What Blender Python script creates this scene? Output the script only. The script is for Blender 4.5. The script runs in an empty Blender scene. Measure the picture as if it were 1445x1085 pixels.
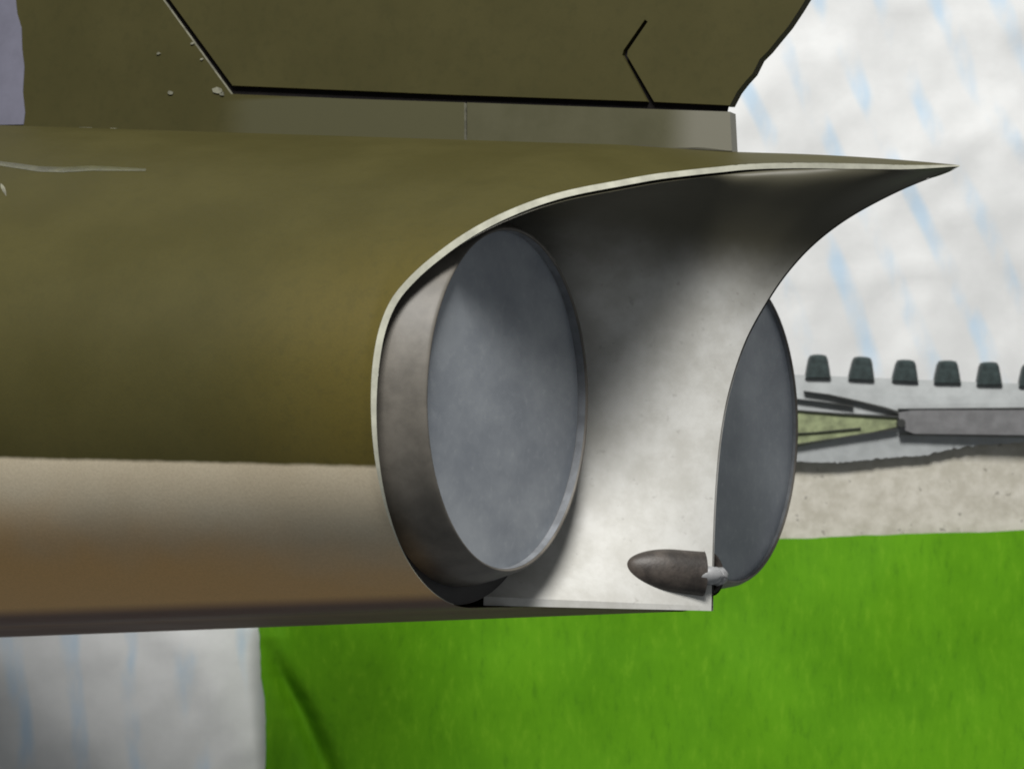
import bpy, bmesh, math, random
from mathutils import Vector, Matrix, noise

random.seed(7)
SC = bpy.context.scene
COL = SC.collection

# ------------------------------------------------------------------ scale
# layout unit "q" = 0.044 mm (the jet nozzle of the paper model is about 22 mm across)
Q = 4.4e-5
CAM_D = 4000.0            # camera height above the tail of the model, in q
TABLE = -2000.0           # cloth level below the tail, in q

# ------------------------------------------------------------------ camera
cam_data = bpy.data.cameras.new("camera")
cam = bpy.data.objects.new("camera", cam_data)
COL.objects.link(cam)
cam.location = (0, 0, CAM_D * Q)
cam.rotation_euler = (0, 0, 0)          # looks straight down on the table
cam_data.sensor_width = 36.0
cam_data.lens = 36.0 * CAM_D / 1445.0
cam_data.clip_start = 0.005
cam_data.clip_end = 5.0
cam_data.dof.use_dof = True
cam_data.dof.focus_distance = (CAM_D - 200) * Q
cam_data.dof.aperture_fstop = 230.0
SC.camera = cam

# ------------------------------------------------------------------ light
world = bpy.data.worlds.new("World")
SC.world = world
world.use_nodes = True
world.node_tree.nodes["Background"].inputs[0].default_value = (0.93, 0.97, 1.0, 1)
world.node_tree.nodes["Background"].inputs[1].default_value = 0.19

def area(name, loc, target, size, power, color):
    l = bpy.data.lights.new(name, 'AREA')
    l.shape = 'RECTANGLE'
    l.size = size[0] * Q
    l.size_y = size[1] * Q
    l.energy = power
    l.color = color
    o = bpy.data.objects.new(name, l)
    COL.objects.link(o)
    o.location = Vector(loc) * Q
    d = (Vector(target) - Vector(loc)).normalized()
    o.rotation_euler = d.to_track_quat('-Z', 'Y').to_euler()
    return o

area("window_light", (-250, 6400, 5100), (100, 0, 0), (2800, 2000), 2.3, (1.0, 0.98, 0.94))

SC.cycles.filter_width = 1.9          # soft, slightly unsharp lens
SC.view_settings.view_transform = 'Standard'
SC.view_settings.look = 'None'
SC.view_settings.exposure = 0.0
SC.view_settings.gamma = 1.0

# ------------------------------------------------------------------ model axes
TH = math.radians(28.0)      # yaw of the tail towards the viewer
PH = math.radians(4.5)       # roll: slightly seen from below
A = Vector((math.cos(TH), 0, math.sin(TH)))
S0 = Vector((math.sin(TH), 0, -math.cos(TH)))
U0 = Vector((0, 1, 0))
SV = S0 * math.cos(PH) - U0 * math.sin(PH)
UV = U0 * math.cos(PH) + S0 * math.sin(PH)
ORG = Vector((110.0, -47.0, 0.0))

def to_world(p):
    return ORG + A * p[0] + SV * p[1] + UV * p[2]

def project(p):               # model q coordinates -> photo position (for layout)
    w = to_world(p)
    k = CAM_D / (CAM_D - w.z)
    return 722.5 + w.x * k, 542.5 - w.y * k

def on_table(px, py, lift=0.0):
    k = (CAM_D - TABLE - lift) / CAM_D
    return Vector(((px - 722.5) * k, (542.5 - py) * k, TABLE + lift))

def on_mid(px, py, s=0.0):     # point on the plane s = const of the model
    d = Vector((px - 722.5, 542.5 - py, -CAM_D))
    o = Vector((0, 0, CAM_D))
    n = SV
    t = (n.dot(ORG + SV * s - o)) / n.dot(d)
    w = o + d * t - ORG
    return (w.dot(A), s, w.dot(UV))

# ------------------------------------------------------------------ materials
class NT:
    def __init__(self, name):
        self.m = bpy.data.materials.new(name)
        self.m.use_nodes = True
        self.t = self.m.node_tree
        self.b = self.t.nodes["Principled BSDF"]
        self.tc = self.t.nodes.new("ShaderNodeTexCoord")
    def node(self, kind, **kw):
        n = self.t.nodes.new(kind)
        for k, v in kw.items():
            if k.startswith('_'):
                setattr(n, k[1:], v)
            else:
                key = int(k[1:]) if k[0] == 'i' and k[1:].isdigit() else k
                s = n.inputs[key]
                if hasattr(v, 'is_output'):
                    self.t.links.new(v, s)
                else:
                    s.default_value = v
        return n
    def link(self, a, b):
        self.t.links.new(a, b)
    def noise(self, scale, detail=4, rough=0.6, vec=None, dist=0.0):
        n = self.node("ShaderNodeTexNoise", Scale=scale, Detail=detail, Roughness=rough, Distortion=dist)
        self.link(vec if vec is not None else self.tc.outputs["Object"], n.inputs["Vector"])
        return n.outputs["Fac"]
    def ramp(self, fac, stops):
        r = self.t.nodes.new("ShaderNodeValToRGB")
        el = r.color_ramp.elements
        while len(el) < len(stops):
            el.new(0.5)
        for e, (p, c) in zip(el, stops):
            e.position = p
            e.color = (*c, 1) if len(c) == 3 else c
        self.link(fac, r.inputs[0])
        return r.outputs[0]
    def mapr(self, v, a, b, c=0.0, d=1.0, smooth=True):
        n = self.node("ShaderNodeMapRange", _interpolation_type='SMOOTHSTEP' if smooth else 'LINEAR', i1=a, i2=b, i3=c, i4=d)
        self.link(v, n.inputs[0])
        return n.outputs[0]
    def math(self, op, a, b=0.0):
        return self.node("ShaderNodeMath", _operation=op, i0=a, i1=b).outputs[0]
    def mix(self, fac, a, b, mode='MIX'):
        n = self.t.nodes.new("ShaderNodeMix")
        n.data_type = 'RGBA'
        n.blend_type = mode
        for i, v in ((0, fac), (6, a), (7, b)):
            if hasattr(v, 'is_output'):
                self.link(v, n.inputs[i])
            elif i == 0:
                n.inputs[i].default_value = v
            else:
                n.inputs[i].default_value = (*v, 1)
        return n.outputs[2]
    def bump(self, h, strength, dist):
        n = self.node("ShaderNodeBump", Strength=strength, Distance=dist, Height=h)
        self.link(n.outputs[0], self.b.inputs["Normal"])
    def done(self, col=None, rough=0.5, metal=0.0, spec=0.5):
        if col is not None:
            if hasattr(col, 'is_output'):
                self.link(col, self.b.inputs["Base Color"])
            else:
                self.b.inputs["Base Color"].default_value = (*col, 1)
        if hasattr(rough, 'is_output'):
            self.link(rough, self.b.inputs["Roughness"])
        else:
            self.b.inputs["Roughness"].default_value = rough
        self.b.inputs["Metallic"].default_value = metal
        self.b.inputs["Specular IOR Level"].default_value = spec
        return self.m

def srgb(r, g, b):
    return tuple(((c / 255 + 0.055) / 1.055) ** 2.4 if c > 10 else c / 255 / 12.92 for c in (r, g, b))

MAT = {}

def plain(name, col, rough=0.55, metal=0.0, var=0.12, scale=900, bump=0.15, spec=0.4):
    n = NT(name)
    f = n.noise(scale, 5)
    g = n.noise(scale * 6, 3)
    c = n.mix(n.mapr(f, 0.3, 0.7), tuple(x * (1 - var) for x in col), tuple(min(1, x * (1 + var)) for x in col))
    n.bump(g, bump, 0.00003)
    MAT[name] = n.done(c, rough, metal, spec)
    return MAT[name]

def build_skin_material():
    n = NT("printed_camouflage_paper")
    xyz = n.node("ShaderNodeSeparateXYZ")
    n.link(n.tc.outputs["Object"], xyz.inputs[0])
    a, s, u = xyz.outputs
    big = n.noise(160, 4, 0.55)
    fine = n.noise(1500, 4, 0.6)
    olive = n.mix(n.mapr(big, 0.3, 0.7), (0.045, 0.040, 0.0120), (0.053, 0.047, 0.0145))
    # heat-yellowed ink towards the nozzle lip
    heat = n.math('MULTIPLY', n.mapr(a, -260 * Q, 40 * Q), n.mapr(u, 260 * Q, 60 * Q))
    olive = n.mix(n.math('MULTIPLY', heat, 0.65), olive, (0.098, 0.076, 0.015))
    olive = n.mix(n.math('MULTIPLY', n.mapr(fine, 0.45, 0.75), 0.25), olive, (0.038, 0.036, 0.012))
    grey = n.mix(n.mapr(big, 0.3, 0.7), (0.50, 0.43, 0.31), (0.55, 0.48, 0.355))
    wob = n.math('MULTIPLY', n.math('SUBTRACT', n.noise(700, 2), 0.5), 4 * Q)
    uu = n.math('ADD', u, wob)
    low = n.mapr(uu, -104 * Q, -97 * Q, 1.0, 0.0)
    wob2 = n.math('MULTIPLY', n.math('SUBTRACT', n.noise(220, 2), 0.5), 60 * Q)
    # browner towards the belly, the soft upper edge rises towards the nose
    ub = n.math('ADD', n.math('ADD', u, wob2), n.math('MULTIPLY', a, 0.06))
    belly = n.mapr(ub, -160 * Q, -275 * Q)
    grey = n.mix(belly, grey, (0.64, 0.40, 0.17))
    qb = n.math('SUBTRACT', u, n.math('MULTIPLY', a, 0.0702))
    grey = n.mix(n.mapr(qb, -250 * Q, -266 * Q), grey, (0.15, 0.095, 0.075))    # shade of the down-facing flat belly painted in
    col = n.mix(low, olive, grey)
    grain = n.noise(7000, 2, 0.5)
    col = n.mix(n.mapr(grain, 0.3, 0.7, 0.0, 0.09), col, (0.02, 0.02, 0.012))
    n.bump(n.noise(5200, 3), 0.12, 0.00003)
    MAT["skin"] = n.done(col, n.mapr(big, 0.2, 0.8, 0.5, 0.62), 0.0, 0.12)

def build_fin_material(key, lit_root):
    n = NT("printed_paper_" + key)
    big = n.noise(140, 4, 0.55)
    fine = n.noise(1500, 4, 0.6)
    c = n.mix(n.mapr(big, 0.3, 0.7), (0.043, 0.039, 0.0140), (0.050, 0.045, 0.0165))
    c = n.mix(n.math('MULTIPLY', n.mapr(fine, 0.45, 0.75), 0.25), c, (0.029, 0.029, 0.011))
    n.bump(n.noise(5200, 3), 0.12, 0.00003)
    if lit_root:
        # paler root below the rudder: its stronger light painted into the colour
        xyz = n.node("ShaderNodeSeparateXYZ")
        n.link(n.tc.outputs["Object"], xyz.inputs[0])
        p0, p1, p2 = on_mid(300, 150, -13), on_mid(360, 150, -13), on_mid(500, 139, -13)
        lit_mask = n.math('MULTIPLY', n.mapr(xyz.outputs[0], p0[0] * Q, p1[0] * Q), n.mapr(xyz.outputs[2], (p2[2] + 12) * Q, (p2[2] + 4) * Q))
        c = n.mix(n.math('MULTIPLY', lit_mask, 0.8), c, (0.068, 0.066, 0.037))
    MAT[key] = n.done(c, 0.6, 0.0, 0.12)

def build_root_material():
    n = NT("printed_root_paper")
    c = n.mix(n.mapr(n.noise(260, 4), 0.3, 0.7), (0.055, 0.053, 0.027), (0.068, 0.065, 0.036))
    xyz = n.node("ShaderNodeSeparateXYZ")
    n.link(n.tc.outputs["Object"], xyz.inputs[0])
    p0, p1 = on_mid(930, 170, -14), on_mid(985, 170, -14)
    c = n.mix(n.math('MULTIPLY', n.mapr(xyz.outputs[0], p0[0] * Q, p1[0] * Q), 0.8), c, (0.16, 0.155, 0.125))  # pale aft end: glare painted into the strip's colour
    n.bump(n.noise(5200, 3), 0.12, 0.00003)
    MAT["root"] = n.done(c, 0.42, 0.0, 0.5)

def build_shield_material():
    n = NT("bare_metal_print")
    big = n.noise(420, 5, 0.65)
    spots = n.noise(1900, 3, 0.5)
    c = n.mix(n.mapr(big, 0.3, 0.72), (0.40, 0.395, 0.368), (0.51, 0.51, 0.49))
    c = n.mix(n.math('MULTIPLY', n.mapr(spots, 0.64, 0.78), 0.35), c, (0.20, 0.185, 0.17))
    # camouflage print of the boom's underside, with the boom's shade painted in
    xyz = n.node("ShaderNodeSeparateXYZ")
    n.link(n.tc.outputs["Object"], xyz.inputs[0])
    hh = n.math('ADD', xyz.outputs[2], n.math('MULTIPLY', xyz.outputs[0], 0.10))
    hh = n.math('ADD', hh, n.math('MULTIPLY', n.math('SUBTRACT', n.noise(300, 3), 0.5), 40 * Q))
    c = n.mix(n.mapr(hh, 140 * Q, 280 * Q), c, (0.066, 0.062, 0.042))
    n.bump(n.noise(2600, 4), 0.10, 0.00004)
    MAT["shield"] = n.done(c, 0.5, 0.0, 0.35)

def build_disc_material():
    n = NT("blue_grey_print")
    m = n.node("ShaderNodeMapping", Scale=(1, 0.5, 0.8))
    n.link(n.tc.outputs["Object"], m.inputs[0])
    big = n.noise(240, 5, 0.62, m.outputs[0])
    c = n.mix(n.mapr(big, 0.3, 0.72), (0.185, 0.205, 0.235), (0.295, 0.318, 0.345))
    c = n.mix(n.math('MULTIPLY', n.mapr(n.noise(1800, 4), 0.5, 0.8), 0.22), c, (0.45, 0.47, 0.49))
    n.bump(n.noise(4000, 3), 0.12, 0.00003)
    MAT["disc"] = n.done(c, 0.5, 0.0, 0.4)

def build_cloth_material():
    n = NT("striped_cloth")
    base = n.node("ShaderNodeSeparateXYZ")
    n.link(n.tc.outputs["Object"], base.inputs[0])
    warp = n.noise(28, 3, 0.5)
    slant = n.mapr(base.outputs[0], -0.035, 0.012, 0.06, 0.46)
    x = n.math('ADD', base.outputs[0], n.math('MULTIPLY', base.outputs[1], slant))
    x = n.math('ADD', x, n.math('MULTIPLY', n.math('SUBTRACT', warp, 0.5), 0.009))
    ph = n.math('SINE', n.math('MULTIPLY', x, 2 * math.pi / 0.0056))
    line = n.mapr(ph, 0.15, 1.0)
    mp2 = n.node("ShaderNodeMapping", Rotation=(0, 0, math.radians(-18)), Scale=(1.3, 0.45, 1))
    n.link(n.tc.outputs["Object"], mp2.inputs[0])
    dash = n.mapr(n.noise(210, 3, 0.55, mp2.outputs[0]), 0.42, 0.70)
    f = n.math('MULTIPLY', n.math('MULTIPLY', line, dash), 0.8)
    cw = n.mix(n.mapr(n.noise(120, 4), 0.3, 0.7), (0.60, 0.61, 0.615), (0.70, 0.71, 0.715))
    c = n.mix(f, cw, (0.44, 0.58, 0.72))
    grey = n.math('MULTIPLY', n.mapr(n.noise(110, 4, 0.65), 0.58, 0.78), 0.22)
    c = n.mix(grey, c, (0.42, 0.43, 0.42))
    n.bump(n.noise(2200, 4), 0.12, 0.0001)
    MAT["cloth"] = n.done(c, 0.9, 0.0, 0.15)

def build_green_material():
    n = NT("green_printed_sheet")
    m = n.node("ShaderNodeMapping", Scale=(1.0, 0.28, 1))
    n.link(n.tc.outputs["Object"], m.inputs[0])
    fib = n.noise(1300, 6, 0.72, m.outputs[0])
    big = n.noise(95, 4, 0.6)
    c = n.mix(n.mapr(big, 0.3, 0.7), (0.076, 0.238, 0.003), (0.102, 0.295, 0.005))
    c = n.mix(n.math('MULTIPLY', n.mapr(fib, 0.50, 0.74), 0.6), c, (0.15, 0.35, 0.012))
    c = n.mix(n.math('MULTIPLY', n.mapr(fib, 0.48, 0.28), 0.5), c, (0.045, 0.16, 0.003))
    n.bump(fib, 0.35, 0.0001)
    MAT["green"] = n.done(c, 0.6, 0.0, 0.15)

def build_card_material():
    n = NT("grey_beige_card")
    f = n.noise(520, 5, 0.65)
    c = n.mix(n.mapr(f, 0.3, 0.7), (0.40, 0.38, 0.32), (0.54, 0.52, 0.46))
    sp = n.noise(1300, 2, 0.4)
    c = n.mix(n.math('MULTIPLY', n.mapr(sp, 0.68, 0.76), 0.6), c, (0.14, 0.13, 0.11))
    n.bump(f, 0.4, 0.00012)
    MAT["card"] = n.done(c, 0.75, 0.0, 0.25)

build_skin_material(); build_fin_material("fin", True); build_fin_material("rudder", False); build_root_material(); build_shield_material(); build_disc_material()
build_cloth_material(); build_green_material(); build_card_material()
plain("paper_core", (0.37, 0.37, 0.305), 0.8, 0, 0.15, 900)
plain("dark_gap", (0.007, 0.006, 0.006), 0.9, 0, 0.2, 900, 0.1, 0.1)
plain("drum", (0.105, 0.096, 0.082), 0.52, 0.0, 0.25, 420, 0.1)
plain("base_ring", (0.022, 0.021, 0.023), 0.6, 0, 0.2)
plain("pod", (0.040, 0.033, 0.028), 0.5, 0.0, 0.5, 900, 0.5)
plain("pod_end", (0.25, 0.255, 0.26), 0.45, 0.2, 0.2, 900)
plain("marking", (0.125, 0.125, 0.165), 0.55, 0, 0.12, 300)
plain("glue", (0.066, 0.065, 0.033), 0.25, 0, 0.3, 600, 0.2, 0.6)
plain("white_strip", (0.36, 0.38, 0.385), 0.6, 0, 0.10, 500)
plain("dark_tooth", (0.028, 0.042, 0.042), 0.45, 0, 0.4, 1300, 0.4)
plain("grey_bar", (0.15, 0.15, 0.155), 0.55, 0, 0.15, 800)
plain("leaf_strip", (0.21, 0.24, 0.13), 0.6, 0, 0.35, 700)
plain("cut_grey", (0.15, 0.148, 0.11), 0.8, 0, 0.4, 1500)
plain("rim_grey", (0.15, 0.16, 0.175), 0.6, 0, 0.2)
plain("seam", (0.028, 0.026, 0.014), 0.7, 0, 0.3)
plain("ink", (0.03, 0.032, 0.03), 0.6, 0, 0.2)

# ------------------------------------------------------------------ mesh helpers
def mesh_obj(name, verts, faces, mat, parent=None, smooth=True):
    me = bpy.data.meshes.new(name)
    me.from_pydata([tuple(c * Q for c in v) for v in verts], [], faces)
    if smooth:
        me.polygons.foreach_set("use_smooth", [True] * len(me.polygons))
    me.materials.append(MAT[mat])
    me.update()
    o = bpy.data.objects.new(name, me)
    COL.objects.link(o)
    if parent:
        o.parent = parent
    return o

def grid_faces(nu, nv, off=0, closed=False):
    f = []
    for i in range(nu - 1):
        for j in range(nv if closed else nv - 1):
            k = (j + 1) % nv
            f.append((off + i * nv + j, off + i * nv + k, off + (i + 1) * nv + k, off + (i + 1) * nv + j))
    return f

def prism(name, pts, s0, s1, mat, parent, axis='model'):
    """closed plate from an outline (a,u) between two s values"""
    n = len(pts)
    v = [(p[0], s0, p[1]) for p in pts] + [(p[0], s1, p[1]) for p in pts]
    f = [tuple(range(n)), tuple(range(2 * n - 1, n - 1, -1))]
    for i in range(n):
        k = (i + 1) % n
        f.append((i, i + n, k + n, k))
    o = mesh_obj(name, v, f, mat, parent, smooth=False)
    bm = bmesh.new(); bm.from_mesh(o.data)
    bmesh.ops.triangulate(bm, faces=[x for x in bm.faces if len(x.verts) > 4])
    bmesh.ops.recalc_face_normals(bm, faces=bm.faces)
    bm.to_mesh(o.data); bm.free()
    return o

def tag(o, label, cat, group=None):
    o["label"] = label
    o["category"] = cat
    if group:
        o["group"] = group
    return o

def interp(x, xs, ys):
    if x <= xs[0]:
        return ys[0]
    for i in range(1, len(xs)):
        if x <= xs[i]:
            t = (x - xs[i - 1]) / (xs[i] - xs[i - 1])
            return ys[i - 1] + (ys[i] - ys[i - 1]) * t
    return ys[-1]

def cr(pts, n):
    """Catmull-Rom through points, n samples, roughly by chord length"""
    P = [Vector(p) for p in pts]
    P = [P[0] * 2 - P[1]] + P + [P[-1] * 2 - P[-2]]
    L = [0.0]
    for i in range(1, len(P) - 2):
        L.append(L[-1] + (P[i + 1] - P[i]).length)
    out = []
    for k in range(n):
        d = L[-1] * k / (n - 1)
        i = 0
        while i < len(L) - 2 and d > L[i + 1]:
            i += 1
        t = (d - L[i]) / (L[i + 1] - L[i])
        p0, p1, p2, p3 = P[i:i + 4]
        out.append(0.5 * ((2 * p1) + (p2 - p0) * t + (2 * p0 - 5 * p1 + 4 * p2 - p3) * t * t + (3 * p1 - p0 - 3 * p2 + p3) * t ** 3))
    return out

# ------------------------------------------------------------------ the cloth
NG = 260
EXT = 3300.0
cv = []
for i in range(NG):
    for j in range(NG):
        x = -EXT + 2 * EXT * i / (NG - 1)
        y = -EXT * 0.85 + 1.7 * EXT * j / (NG - 1)
        z = 0.0
        p = Vector((x / 620.0, y / 520.0, 3.1))
        z += 16 * noise.noise(p)
        # soft creases: ridged noise
        r = 1 - abs(noise.noise(Vector((x / 300.0 + y / 900.0, y / 340.0, 8.7))))
        z += 13 * r ** 6
        r2 = 1 - abs(noise.noise(Vector((x / 150.0, y / 170.0 - x / 400.0, 1.2))))
        z += 8 * r2 ** 4
        z += 3.5 * noise.noise(Vector((x / 62.0, y / 55.0, 4.4)))
        cv.append((x, y, TABLE - 52 + z))
cloth = mesh_obj("tablecloth", cv, grid_faces(NG, NG), "cloth")
tag(cloth, "crumpled white tablecloth with broken pale blue stripes under everything", "tablecloth")

# ------------------------------------------------------------------ the model aircraft: skin
root = bpy.data.objects.new("model_aircraft", None)
COL.objects.link(root)
root.empty_display_size = 0.005
M = Matrix((A, SV, UV)).transposed().to_4x4()
M.translation = ORG * Q
root.matrix_world = M
tag(root, "olive paper model jet aircraft tail with twin grey nozzles and pointed boom", "model aircraft")

W0, RL, SN = 620.0, 270.0, 350.0
def fscale(a):
    return 1 + 0.00026 * max(0.0, -a)
def utop(a):
    return 384 - 0.0666 * a - (9.0 * ((a - 280) / 260.0) ** 2 if a > 280 else 0.0)
def roof(x, a):
    """height of the upper skin against distance from the centre plane (both 0..1)"""
    x = min(1.0, max(0.0, x))
    e = max(0.0, min(1.0, (260 - a) / 200.0))
    e = e * e * (3 - 2 * e)
    return (1 - x ** (1.05 + 0.65 * e)) ** (0.52 - 0.02 * e)
LEAN = -0.90      # the far half is folded a little narrower
def section(a, t):
    """outline of the port half, t 0 spine .. 1 side .. 2 bottom of lobe .. 3 belly centre"""
    f = fscale(a)
    if t <= 1:
        al = t * math.pi / 2
        return (-W0 * f * math.sin(al), utop(a) * roof(math.sin(al), a) if t < 1 else 0.0)
    if t <= 2:
        al = (t - 1) * math.pi / 2
        return (-f * (SN + RL * math.cos(al)), -f * RL * math.sin(al))
    return (-f * SN * (3 - t), -f * (RL - 6 * (t - 2)))

# aft cut of the skin: a as a function of distance from the centre plane
CUT_S = [0, 46, 67, 85, 116, 207, 313, 401, 461, 509, 544, 572, 594, 610, 620]
CUT_A = [536, 477, 402, 325, 258, 209, 173, 136, 108, 80, 55, 32, 16, 11, 10]
def monotone(xs, ys):
    n = len(xs)
    d = [(ys[i + 1] - ys[i]) / (xs[i + 1] - xs[i]) for i in range(n - 1)]
    m = [d[0]] + [0 if d[i - 1] * d[i] <= 0 else 2 * d[i - 1] * d[i] / (d[i - 1] + d[i]) for i in range(1, n - 1)] + [d[-1]]
    def f(x):
        x = max(xs[0], min(xs[-1], x))
        i = 0
        while i < n - 2 and x > xs[i + 1]:
            i += 1
        h = xs[i + 1] - xs[i]
        t = (x - xs[i]) / h
        return ((1 + 2 * t) * (1 - t) ** 2 * ys[i] + t * (1 - t) ** 2 * h * m[i] + t * t * (3 - 2 * t) * ys[i + 1] + t * t * (t - 1) * h * m[i + 1])
    return f
smooth_cut = monotone(CUT_S, CUT_A)
def acut(t, far=False):
    if t <= 1:
        w = W0 * math.sin(t * math.pi / 2)
        a = smooth_cut(w)
        if far:                     # the far side is trimmed further forward
            e = max(0.0, min(1.0, (w - 90) / 260.0))
            a *= 1 - 0.62 * e * e * (3 - 2 * e)
        return a
    return 10.0 if not far else 3.8
NT_, NA = 150, 90
AFRONT = -1750.0
def skin_pt(t, g, far=False):
    ac = acut(t, far)
    a = AFRONT + (ac - AFRONT) * (1 - (1 - g) ** 1.6)
    s, u = section(a, t)
    return (a, s, u)
for side in (1,):
    verts, faces = [], []
    cols = [(i / 90) ** 1.7 for i in range(90)] + [1 + i / 50 for i in range(50)] + [2 + i / 12 for i in range(13)]
    ring = [(t, 1) for t in cols] + [(t, LEAN) for t in reversed(cols[1:-1])]
    for k in range(NA + 1):
        for t, sg in ring:
            p = skin_pt(t, k / NA, sg < 0)
            verts.append((p[0], p[1] * sg, p[2]))
    faces = grid_faces(NA + 1, len(ring), closed=True)
    skin = mesh_obj("fuselage_skin", verts, faces, "skin", root)
    # bulkhead closing the front, out of the picture
    nfv = [v for v in verts[:len(ring)]]
    mesh_obj("bulkhead", nfv, [tuple(range(len(nfv)))], "paper_core", root, smooth=False)

# cut edge of the card: white core showing as a ribbon
EDGE_T = 7.5
edge_t = [(i / 110) ** 1.7 for i in range(110)] + [1 + 0.9 * i / 49 for i in range(50)]
def edge_pts(far=False, n=160):
    outer, inner = [], []
    for i in range(n):
        t = edge_t[i]
        a = acut(t, far)
        s, u = section(a, t)
        e = 0.004
        s2, u2 = section(a, min(3, t + e)); s1, u1 = section(a, max(0, t - e))
        d = Vector((s2 - s1, u2 - u1)).normalized()
        nrm = Vector((-d.y, d.x))           # inward
        if nrm.dot(Vector((-SN * 0.6 - s, -u))) < 0:
            nrm = -nrm
        if t < 0.03:
            nrm = Vector((0, -1))
        th = EDGE_T * min(1.0, 0.25 + abs(s) / 90.0)
        if t > 0.95:
            th = EDGE_T * max(0.1, 1 - (t - 0.95) * 3)
        outer.append((a, s, u))
        inner.append((a + (5.0 if 0.25 < t < 1.25 else 5.0 * max(0.0, min(1.0, t / 0.25, (1.6 - t) / 0.35))), s + nrm.x * th, u + nrm.y * th))
    return outer, inner
eo, ei = edge_pts()
eof, eif = edge_pts(True)
for sg, eo_, ei_ in ((1, eo, ei), (LEAN, eof, eif)):
    v = []
    for p, q in zip(eo_, ei_):
        v.append((p[0], p[1] * sg, p[2])); v.append((q[0], q[1] * sg, q[2]))
    mesh_obj("cut_edge", v, [(2 * i, 2 * i + 1, 2 * i + 3, 2 * i + 2) for i in range(len(eo) - 1)], "paper_core", root)

# ------------------------------------------------------------------ heat shields under the boom (concave, meeting at a trailing ridge)
RIDGE_PX = [(1343, 234), (1270, 268), (1200, 305), (1150, 342), (1112, 382), (1082, 425), (1052, 480), (1030, 545),
            (1017, 610), (1010, 680), (1006, 760), (1004, 855)]
ridge = [on_mid(x, y, -3.0) for x, y in RIDGE_PX]
ridge[0] = (CUT_A[0] - 4, -1.0, utop(CUT_A[0]) - 3.5)
NV, NU = 90, 70
Tc = cr(ridge, NV)
# base arc round the nozzle axis
arc = []
for i in range(NV):
    v = i / (NV - 1)
    ang = math.radians(interp(v, [0, 0.34, 0.66, 1.0], [176, 92, 10, -73]))
    r = 259.0 + 8 * max(0.0, (v - 0.66) / 0.34)
    arc.append(Vector((-12.0, -SN + r * math.cos(ang), r * math.sin(ang))))
# skin-side boundary: inner edge of the ribbon, from the side to the tip
tmax_i = max(i for i in range(len(eo)) if edge_t[i] <= 1.0)
def side_edge(inner):
    c = [Vector((p[0] - 1, p[1], p[2])) for p in inner[:tmax_i + 1]][::-1]
    c[0] = arc[0].copy()
    c[-1] = Tc[0].copy()
    return cr(c, NU)
Fc = [arc[-1].lerp(Tc[-1], i / (NU - 1)) for i in range(NU)]
def coons(ti, vi, Ec):
    t, v = ti / (NU - 1), vi / (NV - 1)
    ruled1 = arc[vi] * (1 - t) + Tc[vi] * t
    dev = Ec[ti] - (arc[0] * (1 - t) + Tc[0] * t)
    return ruled1 + dev * (1 - v) ** 4
def skin_u(a, s):
    x = min(1.0, abs(s) / (W0 * fscale(a)))
    return utop(a) * roof(x, a)
def under(p):
    """keep the shield below the card of the boom"""
    lim = skin_u(p.x, p.y) - 3.5 - 8.0 * min(1.0, abs(p.y) / 110.0)
    if p.z > lim and p.z > 20 and lim > 0:
        return Vector((p.x, p.y, lim))
    return p
Ep, Ef = side_edge(ei), side_edge(eif)
SHIELD = [[under(coons(i, j, Ep)) for j in range(NV)] for i in range(NU)]
FARSHIELD = [[under(coons(i, j, Ef)) for j in range(NV)] for i in range(NU)]
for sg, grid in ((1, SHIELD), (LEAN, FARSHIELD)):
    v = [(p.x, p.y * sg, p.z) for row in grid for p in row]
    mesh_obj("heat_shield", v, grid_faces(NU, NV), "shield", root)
# keel bottom plate
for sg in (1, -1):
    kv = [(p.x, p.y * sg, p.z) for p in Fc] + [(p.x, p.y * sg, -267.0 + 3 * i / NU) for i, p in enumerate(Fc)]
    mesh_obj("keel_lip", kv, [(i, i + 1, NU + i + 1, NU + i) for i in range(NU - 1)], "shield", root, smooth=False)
kv = [(p.x, p.y, -267.0 + 3 * i / NU) for i, p in enumerate(Fc)] + [(p.x, -p.y, -267.0 + 3 * i / NU) for i, p in enumerate(Fc)]
mesh_obj("keel_plate", kv, [(i, i + 1, NU + i + 1, NU + i) for i in range(NU - 1)], "skin", root, smooth=False)

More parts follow.
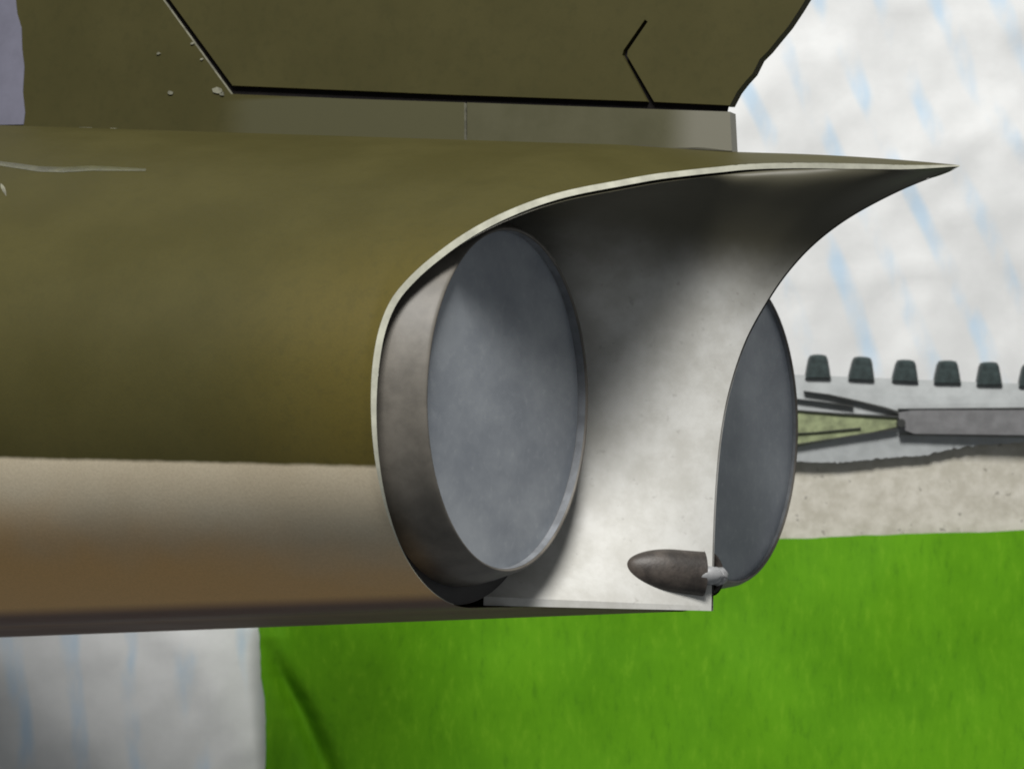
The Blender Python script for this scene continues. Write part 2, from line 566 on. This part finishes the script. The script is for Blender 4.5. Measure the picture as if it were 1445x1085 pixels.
# ------------------------------------------------------------------ nozzles
def nozzle(sg):
    n = 112
    o_ = 0 if sg > 0 else 12
    sc = -SN if sg > 0 else SN + 14
    disc_a = 47.0 if sg > 0 else 65.0
    cu = 0.0 if sg > 0 else 8.0           # the far nozzle is glued a touch higher
    def ring_verts(rings):
        return [(a, sc + r * math.cos(2 * math.pi * k / n), cu + r * math.sin(2 * math.pi * k / n)) for a, r in rings for k in range(n)]
    kr = 1.0 if sg > 0 else 1.045
    rings = [(-16, 244), (0, 243), (26, 236), (27.5, 235), (50 + o_, 228), (57 + o_, 224.5), (60 + o_, 222.5), (61 + o_, 220.5), (59 + o_, 219), (40, 218)]
    rings = [(a, r * kr) for a, r in rings]
    o = mesh_obj("nozzle", ring_verts(rings), grid_faces(len(rings), n, closed=True), "drum", root)
    v = [(disc_a, sc, cu)]
    m = 10
    v += ring_verts([(disc_a, 219.0 * kr * i / m) for i in range(1, m + 1)])
    f = [(0, 1 + (k + 1) % n, 1 + k) for k in range(n)]
    f += grid_faces(m, n, 1, closed=True)
    mesh_obj("nozzle_disc", v, f, "disc", o)
    mesh_obj("inner_rim", ring_verts([(disc_a + 0.5, 218.0 * kr), (58 + o_, 218.4 * kr)]), grid_faces(2, n, closed=True), "rim_grey", o)
    mesh_obj("base_ring", [(a, sc + (r - (18 if r > 230 and math.sin(2 * math.pi * k / n) > 0.1 else 0)) * math.cos(2 * math.pi * k / n),
               (r - (22 if r > 230 and math.sin(2 * math.pi * k / n) > 0.1 else 0)) * math.sin(2 * math.pi * k / n))
              for a, r in ((-14, 200), (-10, 267)) for k in range(n)], grid_faces(2, n, closed=True), "base_ring", o)
nozzle(1)
nozzle(-1)

# ------------------------------------------------------------------ pods low on the keel
def shield_at(px, py):
    best, bp = 1e9, None
    for i in range(NU):
        for j in range(NV // 2, NV):
            p = SHIELD[i][j]
            x, y = project(p)
            d = (x - px) ** 2 + (y - py) ** 2
            if d < best:
                best, bp, bi, bj = d, p, i, j
    i0, i1 = max(0, bi - 1), min(NU - 1, bi + 1)
    j0, j1 = max(0, bj - 1), min(NV - 1, bj + 1)
    nrm = (SHIELD[i1][bj] - SHIELD[i0][bj]).cross(SHIELD[bi][j1] - SHIELD[bi][j0]).normalized()
    if nrm.y > 0:
        nrm = -nrm
    return bp, nrm
pa, na = shield_at(884, 796)
pb, nb = shield_at(992, 802)
nn = (na + nb).normalized()
ax = (pb - pa)
LEN = ax.length
ax.normalize()
up = nn.cross(ax).normalized()
if up.z < 0:
    up = -up
for sg in (1, -1):
    v, ns, nr = [], 22, 28
    for i in range(ns + 1):
        g = (i / ns) ** 1.5
        r = math.sqrt(max(0.0, 1 - (1 - min(1.0, g / 0.6)) ** 2)) * (0.93 + 0.07 * g)
        for k in range(nr):
            an = 2 * math.pi * k / nr
            hgt = 29 if math.sin(an) > 0 else 33
            c = pa + ax * (LEN * g) + up * (r * hgt * math.sin(an) - 2 - 3 * g) + nn * (r * 22 * math.cos(an) - 3)
            v.append((c.x, c.y * sg, c.z))
    pod = mesh_obj("pod_fairing", v, grid_faces(ns + 1, nr, closed=True), "pod", root)
    # open end with an inner wall and a pale stub inside
    v = []
    for dx, sc in ((0, 1.0), (0.5, 0.82), (-16, 0.76), (-16, 0.02)):
        for k in range(nr):
            an = 2 * math.pi * k / nr
            c = pa + ax * (LEN + dx) + up * (sc * 30 * math.sin(an) - 5) + nn * (sc * 22 * math.cos(an) - 3)
            v.append((c.x, c.y * sg, c.z))
    mesh_obj("pod_mouth", v, grid_faces(4, nr, closed=True), "pod", pod)
    v, m = [], 9
    for i in range(m + 1):
        th = math.pi * i / m
        for k in range(14):
            an = 2 * math.pi * k / 14
            w = 1 + 0.25 * noise.noise(Vector((i * .7, k * .9, sg)))
            c = pa + ax * (LEN + 4 - 21 * math.cos(th) * w) + up * (13 * math.sin(th) * math.sin(an) * w - 11) + nn * (14 * math.sin(th) * math.cos(an) * w + 6)
            v.append((c.x, c.y * sg, c.z))
    mesh_obj("pod_stub", v, grid_faces(m + 1, 14, closed=True), "pod_end", pod)

# ------------------------------------------------------------------ fin and rudder
FS = 8.5       # half thickness
def mid(pts, s=-FS):
    out = []
    for x, y in pts:
        p = on_mid(x, y, s)
        out.append((p[0], p[2]))
    return out
fin = prism("fin_panel", mid([(-260, -260), (30, -260), (227, -4), (318, 122), (326, 133), (500, 140), (655, 145), (655, 225), (-260, 225)]), -FS, FS, "fin", root)
fin.data.materials.append(MAT["cut_grey"])
for pl in fin.data.polygons:
    if abs(pl.normal.y) < 0.5:
        pl.material_index = 1
rud_pts = [(45, -262), (236, -5), (328, 121), (640, 134), (913, 143.5), (878, 78), (880, 71), (910, 28), (914, 31),
           (886, 72), (885, 79), (923, 144), (1030, 149), (1040, 130), (1051, 116), (1062, 104), (1072, 84), (1084, 72), (1097, 56),
           (1112, 38), (1128, 14), (1139, -4), (1290, -262)]
rudder = prism("rudder", mid(rud_pts), -FS, FS, "rudder", root)
# dark core seen through the slits
prism("fin_core", mid([(-200, 190), (-200, -250), (1240, -250), (1125, 0), (1080, 60), (1032, 128), (1020, 190)], -1), -1, 1, "dark_gap", root)
rs = FS + 1.5
strip2 = prism("root_strip", mid([(659, 145), (800, 150), (940, 155), (1030, 158), (1034, 235), (659, 235)], -rs), -rs, rs, "root", root)

# dark glue line where the fin meets the fuselage
v, nb = [], 220
for i in range(nb):
    a = -1050 + (210 + 1050) * i / (nb - 1)
    r = 2.2 + 2.6 * noise.noise(Vector((a / 46.0, 0.5, 9)))
    r = max(0.4, r)
    for k in range(6):
        an = 2 * math.pi * k / 6
        v.append((a, -FS - 1.5 + r * math.cos(an), skin_u(a, FS + 2) + 1 + r * math.sin(an)))
mesh_obj("glue_line", v, grid_faces(nb, 6, closed=True), "seam", root)

# blue-grey printed marking along the fin's front
mk = [(-240, -240), (18, -240), (20, -20), (24, 20), (30, 40), (31, 70), (34, 95), (32, 130), (35, 160), (33, 176), (-240, 180)]
prism("grey_marking", mid(mk, -FS - 1.2), -FS - 1.2, -FS + 1, "marking", root)

# paper flecks and a smear of dried glue
def skin_at(px, py):
    best, bp = 1e9, None
    t0, t1, a0, a1 = 0.05, 1.2, -1140.0, 200.0
    for it in range(4):
        n = 24
        for i in range(n + 1):
            t = t0 + (t1 - t0) * i / n
            for k in range(n + 1):
                a = a0 + (a1 - a0) * k / n
                s, u = section(a, t)
                x, y = project((a, s, u))
                d = (x - px) ** 2 + (y - py) ** 2
                if d < best:
                    best, bp = d, (a, t)
        dt, da = (t1 - t0) / n * 1.5, (a1 - a0) / n * 1.5
        t0, t1, a0, a1 = bp[1 - 0] - dt, bp[1] + dt, bp[0] - da, bp[0] + da
    a, t = bp
    s, u = section(a, t)
    s2, u2 = section(a, t + .01); s1, u1 = section(a, t - .01)
    d = Vector((0, s2 - s1, u2 - u1)).normalized()
    n = Vector((0, -d.z, d.y))
    if n.y > 0:
        n = -n
    return Vector((a, s, u)), n
def smear(path, w, mat, name):
    L, v = [], []
    for i, (x, y) in enumerate(path):
        ww = w * (0.35 + 0.65 * math.sin(math.pi * (i + 0.5) / len(path)))
        for k in (-1, 0, 1):
            p, n = skin_at(x, y + k * ww)
            q = p + n * (0.4 + (0.5 if k == 0 else 0))
            v.append(tuple(q))
    mesh_obj(name, v, grid_faces(len(path), 3), mat, root)
smear([(-40, 226), (-10, 230), (20, 234), (55, 239), (90, 240), (130, 238), (170, 239), (206, 240)], 4, "glue", "glue_smear")
smear([(1, 262), (4, 266), (7, 270), (9, 275)], 5, "cut_grey", "paper_scuff")
smear([(112, 176), (120, 177), (130, 176)], 2.5, "cut_grey", "paper_scuff")
smear([(156, 174), (161, 175), (167, 176)], 2.5, "cut_grey", "paper_scuff")
for x, y, r in ((224, 76, 4), (240, 131, 6), (308, 128, 9), (313, 133, 5), (272, 62, 4), (285, 84, 3)):
    p = on_mid(x, y, -FS - 1)
    pts = []
    for k in range(7):
        an = 2 * math.pi * k / 7
        rr = r * random.uniform(0.5, 1.1)
        pts.append((p[0] + rr * 1.3 * math.cos(an), p[2] + rr * 0.7 * math.sin(an)))
    prism("paper_fleck", pts, -FS - 2, -FS + 1, "cut_grey", root)

# ------------------------------------------------------------------ things on the cloth
def sheet(name, outline_fn, nu, nv, mat, parent=None):
    v = [tuple(outline_fn(i / (nu - 1), j / (nv - 1))) for i in range(nu) for j in range(nv)]
    o = mesh_obj(name, v, grid_faces(nu, nv), mat, parent)
    return o

# green sheet with a folded left edge
def green_fn(g, h):
    y = 752 + (1500 - 752) * h
    xl = 366 + 5 * noise.noise(Vector((y / 60.0, 1.5, 0))) + 2 * noise.noise(Vector((y / 17.0, 4.5, 0))) + max(0, (y - 900)) * 0.05
    xr = 1950
    x = xl + (xr - xl) * g ** 1.5
    ytop = 1.6 * noise.noise(Vector((x / 40.0, 0.3, 5))) - (x - 1090) * 0.034 + 8
    yy = y + ytop * (1 - h)
    d = x - xl
    # the sheet bulges up under the model and slopes down to its left edge
    sm = max(0.0, min(1.0, (yy - 850) / 290.0)); sm = sm * sm * (3 - 2 * sm)
    lift = 40 + 12 * noise.noise(Vector((x / 260.0, yy / 230.0, 2)))
    lift += 110 * math.exp(-((x - 500) / 110.0) ** 2) * (1 - sm)
    # a crease runs down from the corner, left of it the edge curls up
    cx = -18 + max(0, (yy - 890)) * 0.42
    dep = max(0.0, min(1.0, (yy - 900) / 90.0))
    lift -= 34 * dep * math.exp(-((d - cx - 22) / (12.0 + 0.03 * max(0, yy - 900))) ** 2)
    lift += 40 * math.exp(-(d / 26.0) ** 2)
    lift += 6 * noise.noise(Vector((x / 70.0, yy / 150.0, 4)))
    return on_table(x, yy, lift)
green = sheet("green_sheet", green_fn, 220, 130, "green")
tag(green, "bright green sheet with a curled left edge lying below the model tail", "sheet")

def card_fn(g, h):
    x = 900 + (1950 - 900) * g
    y = 600 + (800 - 600) * h
    lift = 14 + 3 * noise.noise(Vector((x / 200.0, y / 90.0, 7)))
    return on_table(x, y, lift)
card = sheet("card_strip", card_fn, 80, 20, "card")
tag(card, "speckled grey-beige card strip between green sheet and pale knobbed strip", "card")

# pale strip with a torn lower edge, dark knobs along its top, a grey bar on it
strip = bpy.data.objects.new("knobbed_strip", None)
COL.objects.link(strip)
strip.empty_display_size = 0.005
tag(strip, "pale strip edged with small dark knobs and carrying a grey bar", "strip")
def strip_y_top(x):
    return 529 + (x - 1130) * 0.040
def strip_y_bot(x):
    b = interp(x, [900, 1120, 1180, 1250, 1300, 1345, 1380, 1445, 1900], [640, 651, 653, 646, 643, 633, 628, 624, 610])
    return b + 2.5 * noise.noise(Vector((x / 9.0, 0, 0))) + 2 * noise.noise(Vector((x / 4.0, 3, 0)))
def strip_fn(g, h):
    x = 960 + (1950 - 960) * g
    y0, y1 = strip_y_top(x), strip_y_bot(x)
    y = y0 + (y1 - y0) * h
    lift = 42 + 8 * math.sin(math.pi * h) + 3 * noise.noise(Vector((x / 120.0, y / 60.0, 3)))
    return on_table(x, y, lift)
NB = 260
def strip_solid():
    v, nh = [], 10
    for i in range(NB):
        for j in range(nh):
            v.append(tuple(strip_fn(i / (NB - 1), j / (nh - 1))))
        for j in (nh - 1, 0):
            p = strip_fn(i / (NB - 1), j / (nh - 1))
            v.append((p.x, p.y, TABLE + 20))
    return v, grid_faces(NB, nh + 2, closed=True)
v, f = strip_solid()
mesh_obj("strip_body", v, f, "white_strip", strip, smooth=False)

def tooth_mesh():
    # tapered knob with rounded top corners, base at local origin, growing along +y
    prof = [(-22, -3), (-19, 12), (-16, 25), (-13, 30), (-6, 31.5), (6, 31.5), (13, 30), (16, 25), (19, 12), (22, -3)]
    v, f = [], []
    lay = [(0, 1.0), (22, 1.0), (30, 0.86)]
    for z, k in lay:
        for x, y in prof:
            v.append((x * k, 16 + (y - 16) * k, z))
    n = len(prof)
    f = grid_faces(3, n, closed=True)
    f.append(tuple(range(2 * n, 3 * n)))
    f.append(tuple(range(n - 1, -1, -1)))
    me = bpy.data.meshes.new("knob")
    kk = (CAM_D - TABLE) / CAM_D
    me.from_pydata([(x * kk * Q, y * kk * Q, z * Q) for x, y, z in v], [], f)
    me.materials.append(MAT["dark_tooth"])
    me.update()
    return me
tm = tooth_mesh()
xs = [1032, 1093, 1153, 1214, 1275.5, 1335, 1394, 1454, 1514, 1574, 1634, 1694]
for x in xs:
    o = bpy.data.objects.new("knob", tm)
    COL.objects.link(o)
    o.parent = strip
    o.location = on_table(x, strip_y_top(x) + 2, 26) * Q
    o.rotation_euler = (0, 0, -0.03 + random.uniform(-.04, .04))
    o.scale = (random.uniform(0.80, 0.90), random.uniform(0.92, 1.0), 1)

def table_prism(name, pts, z0, z1, mat, parent):
    n = len(pts)
    v = [tuple(on_table(x, y, z1)) for x, y in pts] + [(*tuple(on_table(x, y, z1))[:2], TABLE + z0) for x, y in pts]
    f = [tuple(range(n)), tuple(range(2 * n - 1, n - 1, -1))] + [(i, i + n, (i + 1) % n + n, (i + 1) % n) for i in range(n)]
    o = mesh_obj(name, v, f, mat, parent, smooth=False)
    bm = bmesh.new(); bm.from_mesh(o.data)
    bmesh.ops.recalc_face_normals(bm, faces=bm.faces)
    bm.to_mesh(o.data); bm.free()
    return o
table_prism("grey_bar", [(1268, 582), (1290, 578), (1445, 578), (1950, 586), (1950, 626), (1445, 614), (1290, 612), (1270, 604)], 40, 62, "grey_bar", strip)
table_prism("green_tongue", [(1000, 578), (1125, 580), (1200, 585), (1266, 590), (1266, 602), (1200, 616), (1125, 630), (1000, 640)], 40, 58, "leaf_strip", strip)
def fold_line(pts, w):
    n = len(pts)
    up_, dn = [], []
    for i, (x, y) in enumerate(pts):
        ww = w * (0.3 + 0.7 * i / (n - 1))
        up_.append((x, y - ww)); dn.append((x, y + ww))
    table_prism("dark_seam", up_ + dn[::-1], 44, 64, "ink", strip)
fold_line([(1135, 552), (1170, 557), (1210, 566), (1250, 576), (1268, 582)], 1.9)
fold_line([(1100, 560), (1150, 566), (1205, 573)], 1.0)
fold_line([(1080, 614), (1150, 610), (1215, 604)], 0.9)
fold_line([(1270, 614), (1445, 617), (1950, 628)], 1.0)
fold_line([(1060, 576), (1125, 579), (1190, 584), (1268, 588)], 1.5)
fold_line([(1060, 634), (1125, 627), (1190, 617), (1230, 611), (1266, 605)], 1.6)
fold_line([(1268, 577), (1445, 576), (1950, 584)], 1.6)
pts = [(1272 + 6 * math.cos(k * math.pi / 6), 597 + 6 * math.sin(k * math.pi / 6)) for k in range(12)]
table_prism("pin_head", pts, 44, 72, "ink", strip)
